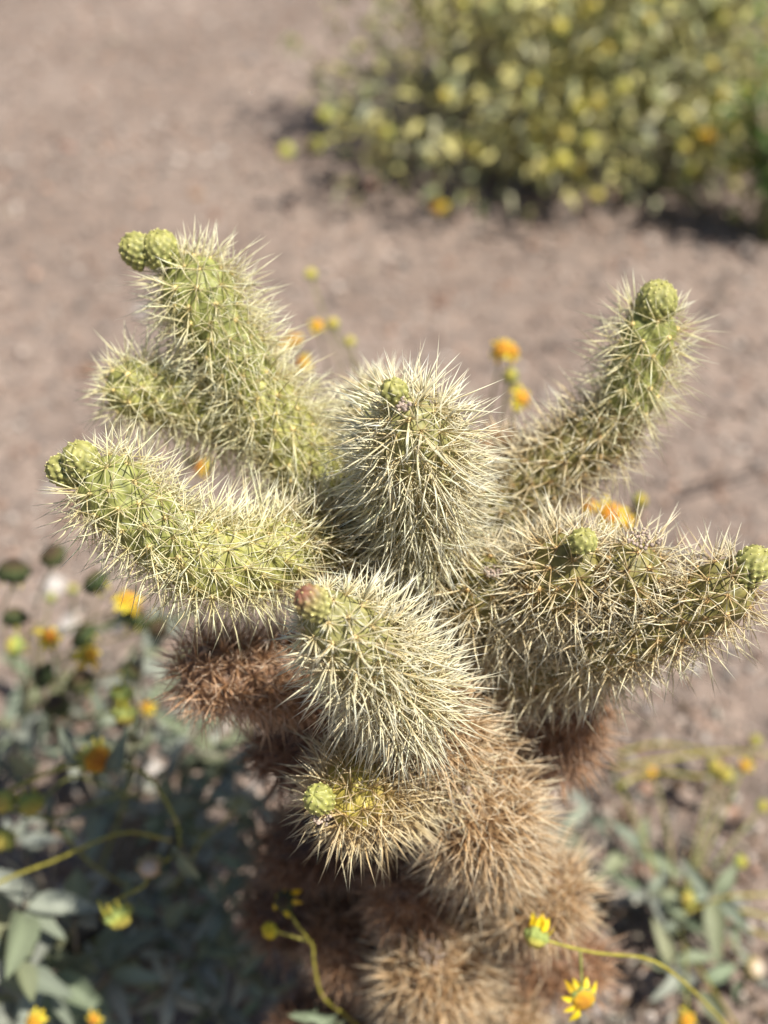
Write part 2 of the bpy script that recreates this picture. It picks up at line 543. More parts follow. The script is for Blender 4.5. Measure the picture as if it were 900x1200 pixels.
def knobs(ar, size, col, jit=0.15):
    """Small woolly areole cushions, one at every areole."""
    ap, an, at, fr = ar
    v, f = ICO1
    n = len(ap)
    s = size * rng.uniform(0.7, 1.2, n)
    V = ap[:, None] + v[None] * s[:, None, None] * rng.uniform(0.8, 1.15, (n, len(v), 1))
    F = (f[None] + (np.arange(n) * len(v))[:, None, None]).reshape(-1, 3)
    c = np.array(col)[None] * (1 + rng.normal(0, jit, (n, 1)))
    return V.reshape(-1, 3), [F], np.clip(np.repeat(c, len(v), 0), 0, 0.9)


def bud(parent, p, dirn, length, r, colour, label=None, name='bud', off=None):
    dirn = unit(dirn)
    pts = [p - dirn * r * 0.4 - CL, p + dirn * length * 0.5 - CL, p + dirn * length - CL]
    v, f, b, ar, _ = body(pts, r, 0.75, r * 1.2, 64, 64, 0.0000115, 0.0019)
    lo, hi, tp = (np.array(x) for x in colour)
    c = lo + (hi - lo) * (b ** 1.3)[:, None]
    frac = np.clip((v - pts[0]) @ dirn / (length + r * .4), 0, 1)[:, None]
    c = c * (1 - frac ** 3) + tp * frac ** 3 * (0.6 + 0.4 * b[:, None])
    kv, kf, kc = knobs((ar[0], None, None, None), 0.0006, (0.50, 0.45, 0.19), 0.3)     # pale glochid points on the tubercles
    nb = len(v)
    o = obj(name, mesh_np(name, np.vstack([v, kv]), f + [kf[0] + nb], np.vstack([c, kc]), M_SKIN), parent, label=label)
    return o


GREENBUD = ((0.07, 0.085, 0.02), (0.38, 0.37, 0.12), (0.36, 0.34, 0.10))
REDBUD = ((0.12, 0.11, 0.03), (0.42, 0.40, 0.14), (0.27, 0.12, 0.07))
YELBUD = ((0.15, 0.16, 0.035), (0.38, 0.37, 0.10), (0.36, 0.36, 0.10))


def joint(px, r, style, per=11, length=0.024, thick=0.00042, bias=0.25, tip_short=0.55, area=0.00011, base_f=0.6,
          tip_len=None, amp=0.003, nu=100, nv=64, label=None, name='stem_joint', raw=False, tip_f=0.0, fade=None, tip_zone=0.16):
    r, length, thick = (r * 0.74, length * 1.38, thick * (0.95 if style in ('green', 'bright') else 1.2))
    pts = [np.array(q) if raw else P(*q) for q in px]
    per = int(per * (1.4 if style in ('green', 'bright') else 1.25))
    loc = [p - CL for p in pts]
    sty = STY[style]
    v, f, b, ar, ax = body(loc, r, base_f, tip_len or r * 1.3, nu, nv, area, amp, 0.05, tip_f)
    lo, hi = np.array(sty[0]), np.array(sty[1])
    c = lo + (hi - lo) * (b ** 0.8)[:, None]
    if fade:      # older skin towards the base of the joint
        lo2, hi2 = np.array(STY[fade][0]), np.array(STY[fade][1])
        c2 = lo2 + (hi2 - lo2) * (b ** 0.8)[:, None]
        k = np.clip((np.linalg.norm(v - loc[-1], axis=1) - 0.018) / 0.02, 0, 1)[:, None]
        c = c * (1 - k) + c2 * k
    o = obj(name, mesh_np(name, v, f, c, M_SKIN), cactus, label=label)
    V, F, cc = spines_mesh(ar, sty, per, length, thick, bias, tip_short, tip_zone)
    obj('spines', mesh_np('spines', V, F, cc, M_SPINE, smooth=False), o, kind='stuff')
    V, F, cc = knobs(ar, 0.0016, np.array(sty[5]) * 1.12)
    obj('areole_wool', mesh_np('areole_wool', V, F, cc, M_WOOL), o, kind='stuff')
    return o


def scar(parent, p, nrm, r):
    """Grey woolly fruit scar: a ring of small tufts round a hollow."""
    nrm = unit(nrm)
    a = unit(np.cross(nrm, (0.3, 0.5, 0.8)))
    b = np.cross(nrm, a)
    k = 46
    rr = r * np.sqrt(rng.uniform(0.02, 1, k))
    th = rng.uniform(0, 6.28, k)
    ap = p - CL + a[None] * (rr * np.cos(th))[:, None] + b[None] * (rr * np.sin(th))[:, None] + nrm[None] * (0.0022 * (rr / r) ** 2 + rng.normal(0, .0006, k))[:, None]
    V, F, c = knobs((ap, None, None, None), 0.0010, (0.36, 0.28, 0.22), 0.3)
    return obj('fruit_scar', mesh_np('fruit_scar', V, F, c, M_WOOL), parent, label='grey woolly fruit scar')


# --- trunk and old brown joints
trunk_top = P(505, 720, 0.715)
joint([CL + np.array((0.01, 0.01, -0.03)), CL + np.array((0.0, 0.01, 0.12)), P(520, 1120, 0.93), P(500, 960, 0.82), P(500, 820, 0.76), trunk_top],
      0.036, 'dark', per=11, length=0.026, thick=0.0005, raw=True, nu=190, nv=72, area=0.00017, base_f=0.9, name='trunk', label='dark brown spiny main stem')
joint([(500, 700, 0.72), (520, 800, 0.705), (560, 900, 0.70), (585, 985, 0.73)][::-1], 0.024, 'tan', 12, 0.025)
jT = joint([(575, 1010, 0.76), (558, 965, 0.715), (538, 930, 0.675)], 0.027, 'tan', 13, 0.026, area=0.00012, bias=0.1, tip_short=0.8)
scar(jT, P(536, 930, 0.664), -FWD, 0.008)
jA = joint([(560, 1040, 0.83), (620, 1045, 0.80), (665, 1050, 0.775)], 0.029, 'tan', 13, 0.027, bias=0.1, tip_short=0.8)
jB = joint([(520, 1190, 0.90), (510, 1150, 0.84), (503, 1118, 0.79)], 0.035, 'tan', 14, 0.028, bias=0.05, tip_short=0.9)
scar(jB, P(507, 1114, 0.775), unit(-FWD), 0.009)
joint([(500, 1080, 0.84), (480, 1050, 0.80), (470, 1035, 0.775)], 0.022, 'brown', 12, 0.022, bias=0.1)
joint([(470, 1130, 0.90), (420, 1110, 0.87), (385, 1100, 0.845)], 0.027, 'brown', 12, 0.024, bias=0.1, tip_short=.8)
joint([(440, 1060, 0.90), (350, 1065, 0.90), (295, 1075, 0.90)], 0.027, 'dark', 12, 0.024, bias=0.1)
joint([(470, 1240, 0.95), (390, 1220, 0.92), (330, 1190, 0.92)], 0.028, 'dark', 12, 0.024, bias=0.1)
joint([(540, 1240, 0.92), (585, 1210, 0.87), (610, 1185, 0.85)], 0.026, 'tan', 12, 0.024, bias=0.1, tip_short=.8)
joint([(570, 1110, 0.88), (640, 1125, 0.87), (700, 1130, 0.88)], 0.024, 'brown', 12, 0.024, bias=0.1)
joint([(490, 860, 0.76), (400, 850, 0.77), (310, 890, 0.79)], 0.027, 'dark', 12, 0.024, bias=0.1)
joint([(470, 1000, 0.84), (380, 980, 0.85), (320, 1010, 0.86)], 0.026, 'dark', 12, 0.024, bias=0.1)
joint([(360, 790, 0.71), (290, 790, 0.695), (215, 785, 0.69)], 0.0235, 'rust', 15, 0.021, bias=0.15, tip_short=.8, label='rusty brown dried joint')
joint([(480, 790, 0.74), (420, 800, 0.73), (350, 795, 0.71)], 0.024, 'dark', 12, 0.022)
joint([(520, 850, 0.76), (600, 870, 0.77), (690, 850, 0.77)], 0.027, 'brown', 12, 0.024, bias=0.1, tip_short=.8)
joint([(540, 820, 0.76), (600, 830, 0.75), (700, 820, 0.745)], 0.025, 'brown', 12, 0.024, bias=0.1)

# --- left arms
joint([(500, 690, 0.73), (440, 640, 0.72), (375, 590, 0.705)], 0.024, 'olive', 12, 0.024)
joint([(395, 600, 0.705), (340, 520, 0.69), (285, 440, 0.68)], 0.0245, 'bright', 11, 0.025, label='pale green joint low on the tall leaning arm')
jL1 = joint([(300, 465, 0.685), (255, 385, 0.672), (212, 305, 0.662)], 0.0245, 'green', 10, 0.024, bias=0.2, label='pale green upper joint of the tall leaning arm')
bud(jL1, P(190, 300, 0.655), P(186, 278, 0.652) - P(192, 305, 0.66), 0.014, 0.0095, GREENBUD)
bud(jL1, P(168, 300, 0.657), P(148, 280, 0.652) - P(172, 303, 0.66), 0.014, 0.0085, GREENBUD)
joint([(310, 505, 0.70), (225, 472, 0.69), (128, 450, 0.685)], 0.0205, 'bright', 11, 0.0235, bias=0.1)
joint([(460, 650, 0.69), (390, 640, 0.665), (330, 640, 0.645)], 0.022, 'olive', 12, 0.024)
joint([(350, 640, 0.65), (270, 660, 0.625), (195, 640, 0.615)], 0.0245, 'bright', 12, 0.0245, label='pale green middle joint of the low drooping arm')
jL3 = joint([(220, 650, 0.62), (165, 605, 0.608), (105, 548, 0.60)], 0.0225, 'green', 10, 0.023, bias=0.2, label='green end joint of the low drooping arm')
bud(jL3, P(98, 548, 0.595), P(90, 520, 0.588) - P(102, 550, 0.598), 0.014, 0.0085, GREENBUD)
bud(jL3, P(88, 556, 0.60), P(60, 545, 0.595) - P(92, 557, 0.60), 0.014, 0.0072, GREENBUD)

# --- central upright arm and the one behind it
joint([(500, 720, 0.71), (492, 680, 0.69), (492, 620, 0.665)], 0.025, 'olive', 12, 0.025)
jC = joint([(494, 655, 0.672), (490, 570, 0.632), (482, 474, 0.59)], 0.0245, 'white', 13, 0.0275, bias=0.36, tip_short=0.8, area=0.000082, tip_len=0.036,
           label='pale upright central joint bristling with long spines')
bud(jC, P(463, 462, 0.585), P(455, 436, 0.572) - P(464, 464, 0.586), 0.008, 0.006, GREENBUD)
scar(jC, P(473, 476, 0.574), unit(UP * 0.5 - FWD), 0.0035)
joint([(480, 640, 0.74), (455, 550, 0.72), (440, 450, 0.70)], 0.024, 'white', 12, 0.026)

# --- front arm
joint([(520, 900, 0.69), (505, 860, 0.665), (490, 820, 0.64)], 0.024, 'tan', 13, 0.024)
jF = joint([(488, 835, 0.635), (430, 765, 0.588), (368, 706, 0.562)], 0.0225, 'white', 14, 0.027, bias=0.28, tip_short=0.22, tip_zone=0.34, area=0.000085, tip_len=0.042,
           label='cream spined joint leaning out at the front with a reddish bud')
bud(jF, P(372, 712, 0.552), P(340, 680, 0.543) - P(378, 717, 0.558), 0.013, 0.0066, REDBUD, 'reddish tipped green bud')
jY = joint([(530, 890, 0.70), (450, 915, 0.665), (392, 940, 0.632)], 0.0255, 'yellow', 13, 0.027, bias=0.15, tip_short=0.85, fade='tan', label='yellowish joint with a small green bud')
bud(jY, P(376, 938, 0.612), P(364, 930, 0.60) - P(378, 940, 0.615), 0.010, 0.0072, YELBUD)
scar(jY, P(377, 956, 0.612), -FWD, 0.005)

# --- right arms
joint([(500, 740, 0.72), (545, 715, 0.68), (578, 668, 0.648)], 0.0235, 'olive', 12, 0.025, tip_short=0.7)
j = joint([(530, 730, 0.70), (620, 710, 0.67), (682, 645, 0.62)], 0.0245, 'olive', 12, 0.026, bias=0.3)
bud(j, P(683, 636, 0.606), P(684, 616, 0.597) - P(682, 645, 0.61), 0.007, 0.0068, GREENBUD)
scar(j, P(578, 672, 0.632), UP - FWD * .6, 0.005)
j = joint([(660, 740, 0.68), (715, 700, 0.65), (753, 650, 0.622)], 0.0215, 'olive', 12, 0.025, bias=0.3, tip_short=0.7)
scar(j, P(755, 634, 0.597), UP - FWD * .7, 0.0095)
j = joint([(680, 760, 0.66), (780, 730, 0.635), (875, 675, 0.615)], 0.0195, 'olive', 11, 0.0245, bias=0.2, label='olive outer joint reaching far out to the side')
bud(j, P(874, 672, 0.61), P(896, 645, 0.60) - P(870, 676, 0.61), 0.016, 0.0085, GREENBUD)
joint([(530, 780, 0.72), (620, 775, 0.70), (740, 760, 0.675)], 0.0235, 'olive', 11, 0.0245)
joint([(510, 680, 0.74), (570, 620, 0.72), (620, 575, 0.71)], 0.0225, 'olive', 12, 0.024)
joint([(560, 600, 0.74), (590, 550, 0.74), (602, 515, 0.74)], 0.018, 'tan', 12, 0.02)
joint([(600, 590, 0.715), (670, 530, 0.705), (735, 485, 0.70)], 0.0215, 'olive', 11, 0.024)
j = joint([(728, 490, 0.70), (750, 425, 0.68), (768, 362, 0.668)], 0.0185, 'green', 10, 0.0235, bias=0.15)
bud(j, P(768, 362, 0.664), P(774, 330, 0.655) - P(767, 366, 0.667), 0.016, 0.0105, GREENBUD)

# ------------------------------------------------------------------ brittlebush pieces
def leaf_mesh(name, ln, wd, fold, curl, col, m, seg=7, lobed=0.0):
    t = np.linspace(0, 1, seg)
    w = wd * np.sin(np.pi * t ** 0.75) ** 0.8 * (1 + lobed * np.sin(t * 17))
    w[0], w[-1] = wd * 0.09, 0.0004
    x = ln * t
    z = -curl * ln * t ** 2 + 0.06 * ln * np.sin(t * 5)
    rows = []
    for q, zz in ((-1, 1), (-0.5, 0.35), (0, 0), (0.5, 0.35), (1, 1)):
        rows.append(np.stack([x, w * q, z + fold * np.abs(w * q) * zz], 1))
    v = np.stack(rows, 1).reshape(-1, 3)
    k = 5
    i, j = np.meshgrid(np.arange(seg - 1), np.arange(k - 1), indexing='ij')
    q = np.stack([i * k + j, (i + 1) * k + j, (i + 1) * k + j + 1, i * k + j + 1], -1).reshape(-1, 4)
    c = np.array(col)[None] * (0.9 + 0.2 * (np.arange(len(v)) % k == 2))[:, None]
    return mesh_np(name, v, [q], c, m)


SILVER = [(0.22, 0.255, 0.185), (0.26, 0.28, 0.225), (0.20, 0.235, 0.145), (0.30, 0.315, 0.26), (0.235, 0.25, 0.145)]
LEAVES = [leaf_mesh('leaf', 1.0, rng.uniform(0.15, 0.27), rng.uniform(0.2, 0.9), rng.uniform(-0.1, 0.6), SILVER[k % 5], M_LEAF, lobed=0.05 * (k % 3)) for k in range(10)]
FARLEAVES = [leaf_mesh('leaf', 1.0, rng.uniform(0.18, 0.3), rng.uniform(0.2, 0.7), rng.uniform(0.0, 0.5), np.array(c), M_LEAF) for c in ((0.36, 0.36, 0.20), (0.46, 0.43, 0.15), (0.33, 0.35, 0.25), (0.42, 0.40, 0.20), (0.50, 0.46, 0.17))]
GLEAVES = [leaf_mesh('leaf', 1.0, rng.uniform(0.09, 0.15), 0.4, rng.uniform(0.1, 0.5), (0.10, 0.17, 0.035), M_GREENLEAF) for k in range(4)]
OLDPETALS = [leaf_mesh('petal', 1.0, 0.22, 0.5, cu, (0.50, 0.44, 0.07), M_PETAL, seg=4) for cu in (0.3, 0.7, 1.1)]
PETALS = [leaf_mesh('petal', 1.0, 0.26, 0.3, cu, (0.90, 0.70, 0.03) if cu < .5 else (0.88, 0.56, 0.03), M_PETAL, seg=4) for cu in (0.1, 0.35, 0.7)]


def basis(x, up_hint):
    x = unit(x)
    y = np.cross(up_hint, x)
    if np.linalg.norm(y) < 1e-3:
        y = np.cross((1.0, 0.2, 0), x)
    y = unit(y)
    z = np.cross(x, y)
    return x, y, z


def place(p, x, up_hint, s, sy=None):
    x, y, z = basis(x, up_hint)
    sy = sy or s
    return Matrix(((x[0] * s, y[0] * sy, z[0] * s, p[0]), (x[1] * s, y[1] * sy, z[1] * s, p[1]),
                   (x[2] * s, y[2] * sy, z[2] * s, p[2]), (0, 0, 0, 1)))


def head_mesh(kind):
    """Flower head body at unit radius, +Z is the face: a cup of bracts with a domed floret disc."""
    v, f = ICO3
    v = v.copy()
    top = v[:, 2] > 0
    ang = np.arctan2(v[:, 1], v[:, 0])
    spike = np.abs(np.sin(ang * 6 + v[:, 2] * 5))
    k = {'bloom': 0.55, 'spent': 0.95, 'dark': 0.8, 'dry': 0.75, 'ball': 0.95}[kind]
    v[:, 2] *= np.where(top, k, 0.8)
    rr = np.where(top, 1 + 0.2 * np.sin(v[:, 0] * 13) * np.sin(v[:, 1] * 13), 1 + 0.42 * spike ** 2 * (kind != 'ball'))
    v = v * rr[:, None]
    cols = {'bloom': ((0.30, 0.36, 0.10), (0.72, 0.36, 0.02), (0.45, 0.13, 0.02)),
            'spent': ((0.28, 0.33, 0.09), (0.42, 0.42, 0.08), (0.50, 0.40, 0.08)),
            'dark': ((0.055, 0.075, 0.024), (0.085, 0.08, 0.025), (0.06, 0.035, 0.018)),  # green-brown, much darker than the other head kinds
            'dry': ((0.30, 0.26, 0.13), (0.48, 0.33, 0.16), (0.62, 0.52, 0.42)),
            'ball': ((0.45, 0.40, 0.05), (0.78, 0.56, 0.03), (0.80, 0.55, 0.03))}[kind]
    lo, mid, hi = (np.array(x) for x in cols)
    z = np.clip(v[:, 2:3], -1, 1)
    c = np.where(z < 0.05, lo * (0.7 + 0.5 * spike[:, None]), mid + (hi - mid) * np.clip((z - 0.25) / 0.5, 0, 1))
    return mesh_np('flower_head', v, [f], np.clip(c, 0, 0.9), M_HEAD)


HEADS = {k: head_mesh(k) for k in ('bloom', 'spent', 'dark', 'dry', 'ball')}


class Bush:
    def __init__(self, name, label, cat, base, group=None):
        self.base = np.array(base, float)
        self.o = thing(name, label, cat, base, group)
        self.n = 0

    def stem(self, pts, r0=0.0016, r1=0.001, col=(0.36, 0.36, 0.07), name='stem', m=None, n=16):
        v, f = tube([np.asarray(p) - self.base for p in pts], r0, r1, n, 6)
        return obj(name, mesh_np(name, v, f, np.tile(col, (len(v), 1)), m or M_STEM), self.o)

    def leaf(self, p, d, s, up=(0, 0, 1), meshes=None):
        ms = meshes or LEAVES
        self.n += 1
        return obj('leaf', ms[rng.integers(len(ms))], self.o, place(np.asarray(p) - self.base, d, up, s, s * rng.uniform(0.8, 1.2)))

    def rosette(self, p, n, s, up=(0, 0, 1), spread=0.75):
        up = unit(up)
        a0 = rng.uniform(0, 6.28)
        for k in range(n):
            a = a0 + k * 2.39996
            el = rng.uniform(0.05, 1.1) * spread
            x, y, z = basis(up, (0.2, 0.9, 0.1))
            d = up * math.sin(el) + (y * math.cos(a) + z * math.sin(a)) * math.cos(el)
            q = np.asarray(p) + d * 0.004 - up * rng.uniform(0, 0.02)
            self.leaf(q, d, s * rng.uniform(0.6, 1.15), up + rng.normal(0, 0.25, 3))

    def head(self, p, face, r, kind, petals=0, plen=2.0, droop=0.2):
        face = unit(face)
        h = obj('flower_head', HEADS[kind], self.o, place(np.asarray(p) - self.base, basis(face, (0.1, 1, 0.2))[1], face, r))
        # place() puts local Z near `face`
        a0 = rng.uniform(0, 6.28)
        for k in range(petals):
            a = a0 + k * 6.2832 / petals + rng.normal(0, 0.15)
            dr = droop + rng.normal(0, 0.18)
            d = np.array((math.cos(a) * math.cos(dr), math.sin(a) * math.cos(dr), -math.sin(dr)))
            pm = (PETALS if kind in ('bloom', 'dark') and plen > 1 or plen > 1.5 else OLDPETALS)[rng.integers(3)]
            obj('petal', pm, h, place(d * 0.82, d, (0, 0, 1), plen * rng.uniform(0.75, 1.1)))
        return h


OLIVE = (0.20, 0.20, 0.05)
YSTEM = (0.32, 0.28, 0.045)

# ------------------------------------------------------------------ brittlebush on the shaded side of the cactus
b = Bush('brittlebush', 'silver-leaved brittlebush with nodding seed heads in the shade of the cholla', 'shrub', G(70, 1130))
root = b.base
spots = [(30, 1060, .93, 7), (85, 1075, .95, 6), (15, 1120, .93, 7), (60, 1140, .97, 7), (120, 1140, 1.0, 8), (155, 1120, 1.02, 8), (30, 1180, .98, 7),
         (105, 1185, 1.02, 8), (170, 1180, 1.05, 6), (60, 960, 1.08, 6), (20, 985, 1.05, 6), (120, 950, 1.12, 9), (170, 945, 1.13, 9), (210, 930, 1.16, 8),
         (90, 870, 1.2, 6), (40, 880, 1.18, 6), (20, 840, 1.25, 5), (150, 870, 1.2, 6), (215, 1075, 1.08, 7), (240, 1010, 1.12, 7), (260, 1120, 1.05, 6),
         (200, 1000, 1.12, 6), (160, 800, 1.2, 5), (205, 760, 1.15, 5), (165, 740, 1.1, 5), (185, 850, 1.15, 5), (225, 860, 1.12, 5), (280, 940, 1.1, 6), (130, 1020, 1.08, 6), (250, 1180, 1.05, 6), (310, 1170, 1.08, 5),
         (205, 960, 1.08, 7), (240, 930, 1.08, 7), (270, 900, 1.08, 7), (300, 950, 1.05, 7), (225, 1040, 1.05, 7), (265, 1060, 1.03, 7), (290, 1020, 1.04, 7), (190, 1090, 1.03, 7),
         (235, 1130, 1.02, 7), (285, 1130, 1.02, 7), (200, 1160, 1.02, 7), (150, 1060, 1.04, 6), (240, 880, 1.12, 6), (290, 870, 1.1, 6), (210, 890, 1.12, 6), (180, 1040, 1.06, 6), (255, 985, 1.06, 7), (310, 1090, 1.02, 6)]
for (x, y, d, n) in spots:
    p = P(x, y, d)
    p[2] = max(p[2], 0.035)
    mid = (root + p) / 2 + rng.normal(0, 0.02, 3) + np.array((0, 0, -0.03 if p[2] > 0.12 else 0.02))
    b.stem([root + rng.normal(0, 0.012, 3) * (1, 1, 0), mid, p], 0.0035, 0.0018, (0.20, 0.17, 0.13), 'branch', M_WOOD, 10)
    sunny = x < 130 and y > 1040
    if x > 175 and y > 840:
        n += 4
    b.rosette(p, n if sunny else max(3, n - 2), rng.uniform(0.045, 0.062) if sunny else rng.uniform(0.026, 0.042), unit((rng.normal(0, .35) + 0.1, rng.normal(0, .35) - .15, 1)))
far = P(-60, 1000, 0.93)
b.stem([root + (-.05, 0, 0.0), far, P(0, 936, .9), P(50, 908, .885), P(105, 896, .88), P(165, 903, .875), P(198, 945, .87), P(212, 985, .865), P(196, 1008, .86), P(180, 1016, .855)], 0.0022, 0.0013, YSTEM, n=50)
b.stem([P(176, 1022, .855), P(168, 1038, .853), P(145, 1050, .85), P(127, 1063, .848), P(126, 1076, .846)], 0.0013, 0.001, YSTEM, n=24)
b.stem([root + (-.05, 0.01, 0), P(-70, 1080, .93), P(0, 1034, .89), P(65, 1008, .88), P(108, 988, .88), P(150, 975, .89), P(200, 985, .92)], 0.0024, 0.0012, YSTEM, n=40)
b.stem([P(30, 918, .89), P(60, 903, .885), P(90, 886, .885), P(108, 880, .885)], 0.0016, 0.001, YSTEM)
b.stem([P(50, 955, .9), P(80, 985, .92), P(110, 1015, .95), P(150, 1040, 1.0)], 0.0014, 0.001, OLIVE)
b.stem([P(0, 945, .9), P(60, 960, .92), P(90, 950, .93), P(130, 935, .95), P(180, 930, 1.0)], 0.0015, 0.001, OLIVE)
b.stem([P(30, 960, .92), P(80, 912, .93), P(120, 920, .94), P(160, 935, .96)], 0.0014, 0.001, OLIVE)
b.stem([root, P(200, 1040, 1.05), P(235, 985, 1.0), P(262, 965, .97), P(282, 935, .95)], 0.002, 0.0012, OLIVE, n=26)
b.stem([root, P(140, 960, 1.05), P(160, 850, .98), P(150, 805, .93), P(144, 822, .90)], 0.002, 0.0011, OLIVE, n=26)
b.head(P(36, 943, .885), unit((0.2, -.6, .1)), 0.0082, 'spent', 11, 0.9, 0.6)
b.head(P(3, 940, .885), unit((-0.2, -.6, .4)), 0.0078, 'spent', 10, 0.9, 0.6)
b.head(P(2, 985, .9), unit((-0.2, -.6, .4)), 0.0078, 'spent', 10, 0.9, 0.6)
b.head(P(113, 890, .875), unit((0.5, -.5, .4)), 0.0098, 'bloom', 15, .95, 0.25)
b.head(P(143, 815, .9), unit((0, -.5, -.6)), 0.0078, 'spent', 9, .9, 0.7)
b.head(P(146, 838, .895), unit((0, -.6, -.5)), 0.0082, 'spent', 10, 1.0, 0.6)
b.head(P(175, 1016, .852), unit((0.1, -.8, .5)), 0.0078, 'dry', 9, .75, 0.7)
b.head(P(139, 1075, .845), unit((0.4, -.6, -.3)), 0.0088, 'spent', 10, 1.05, 0.4)
b.head(P(40, 1198, .9), unit((0, -.5, .6)), 0.0055, 'bloom', 10, 1.2, 0.1)
b.head(P(110, 1195, .93), unit((0, -.5, .6)), 0.004, 'bloom', 8, 1.2, 0.1)
for (x, y, d, dx, dy, dz, s) in ((133, 905, .88, .25, 0, .9, .026), (136, 885, .878, -.05, -.2, -.9, .022), (202, 990, .86, .5, -.3, -.8, .02), (208, 1002, .858, .6, -.4, -.5, .02),
                                 (98, 893, .88, -.6, .2, .7, .024), (40, 905, .885, -.5, 0, .8, .022), (150, 855, .89, .3, 0, -.8, .025)):
    b.leaf(P(x, y, d), (dx, dy, dz), s * 1.25, (0, -1, .6))

# ------------------------------------------------------------------ flowering brittlebush further back on the same side
b = Bush('brittlebush', 'brittlebush with dark heads and yellow flowers on thin stalks', 'shrub', G(70, 850))
root = b.base
for (x, y, z, n) in ((20, 860, .06, 6), (70, 830, .08, 7), (120, 850, .08, 6), (160, 800, .1, 6), (190, 740, .12, 5), (130, 900, .06, 6), (40, 800, .05, 4), (175, 720, .16, 4), (205, 800, .1, 5), (0, 900, .05, 5)):
    p = G(x, y, z)
    b.stem([root + rng.normal(0, .01, 3) * (1, 1, 0), (root + p) / 2 + (0, 0, .01), p], .003, .0016, (0.22, 0.19, 0.15), 'branch', M_WOOD, 8)
    b.rosette(p, n, 0.05, unit((rng.normal(.1, .3), rng.normal(-.1, .3), 1)))
heads = [(16, 668, .98, 'dark', 5, .0115), (62, 650, 1.0, 'dark', 5, .0095), (111, 681, .97, 'dark', 4, .0095), (18, 722, 1.08, 'dark', 4, .010), (17, 757, 1.08, 'spent', 5, .0085), (97, 745, 1.02, 'dark', 6, .010),
         (50, 791, 1.08, 'dark', 4, .0105), (66, 826, 1.06, 'dark', 4, .0105), (95, 797, 1.1, 'dark', 5, .0115), (58, 746, 1.02, 'bloom', 11, .0065), (105, 768, 1.0, 'bloom', 11, .007), (150, 703, 1.0, 'bloom', 10, .007),
         (160, 722, 1.03, 'dark', 5, .010), (60, 700, 1.25, 'spent', 4, .005), (85, 690, 1.28, 'spent', 6, .005),
         (172, 828, 1.1, 'bloom', 9, .005), (155, 785, 1.1, 'dark', 5, .009), (235, 547, 1.1, 'bloom', 10, .0065), (225, 538, 1.1, 'dark', 5, .006), (185, 735, 1.05, 'dark', 5, .009)]
for (x, y, d, k, npet, r) in heads:
    p = P(x, y, d)
    q = root + np.array((rng.normal(0, .03), rng.normal(0, .03), 0.03))
    mid = q * 0.45 + p * 0.55 + rng.normal(0, .02, 3) + (0, 0, 0.03)
    face = unit((rng.normal(.1, .4), rng.normal(-.2, .4), .9)) if k == 'bloom' else unit((rng.normal(0, .5), rng.normal(0, .4), .5))
    b.stem([q, mid, p - unit(face) * r * .6], 0.0015, 0.0009, OLIVE, n=14)
    b.head(p, face, r, k, npet, 1.4 if k == 'bloom' else 0.8, 0.15 if k == 'bloom' else 0.8)

# ------------------------------------------------------------------ brittlebush behind the cactus
b = Bush('brittlebush', 'orange and yellow flowered brittlebush standing half hidden behind the cholla', 'shrub', G(545, 800))
root = b.base
for (x, y, z, n) in ((520, 800, .1, 6), (560, 760, .15, 6), (480, 720, .15, 5), (600, 780, .12, 6), (540, 700, .2, 6)):
    p = G(x, y, z)
    b.stem([root, (root + p) / 2 + (0, 0, .01), p], .003, .0016, (0.22, 0.19, 0.15), 'branch', M_WOOD, 8)
    b.rosette(p, n, 0.05)
heads = [(588, 409, 1.0, 'bloom', 10, .0085, -.2), (600, 411, 1.0, 'bloom', 8, .007, .5), (598, 440, 1.02, 'spent', 6, .0075, 0), (612, 466, 1.0, 'bloom', 10, .008, .4), (606, 455, 1.01, 'spent', 5, .0055, .2),
         (354, 426, 1.05, 'bloom', 10, .0075, 0), (345, 398, 1.1, 'bloom', 7, .006, 0), (372, 381, 1.12, 'bloom', 9, .006, 0), (390, 379, 1.12, 'spent', 7, .0065, 0), (364, 321, 1.25, 'spent', 7, .007, 0), (330, 405, 1.15, 'bloom', 7, .005, 0),
         (716, 602, 0.95, 'bloom', 11, .0105, 0), (690, 592, 0.95, 'bloom', 8, .006, 0), (735, 612, .96, 'bloom', 8, .006, 0), (751, 586, 0.98, 'spent', 4, .007, 0), (745, 600, 1.0, 'dark', 4, .005, 0), (410, 400, 1.2, 'spent', 5, .006, 0)]
for (x, y, d, k, npet, r, fx) in heads:
    p = P(x, y, d)
    q = root + np.array((rng.normal(0, .02), rng.normal(0, .02), 0.03))
    mid = q * 0.4 + p * 0.6 + np.array((0, 0.03, -0.02)) + rng.normal(0, .012, 3)
    face = unit((fx + rng.normal(0, .2), -.45, .7))
    b.stem([q, mid, p - face * r * .6], 0.0016, 0.0009, OLIVE, n=14)
    b.head(p, face, r * .8, k, npet, 1.2 if k == 'bloom' else .7, 0.15 if k == 'bloom' else .8)

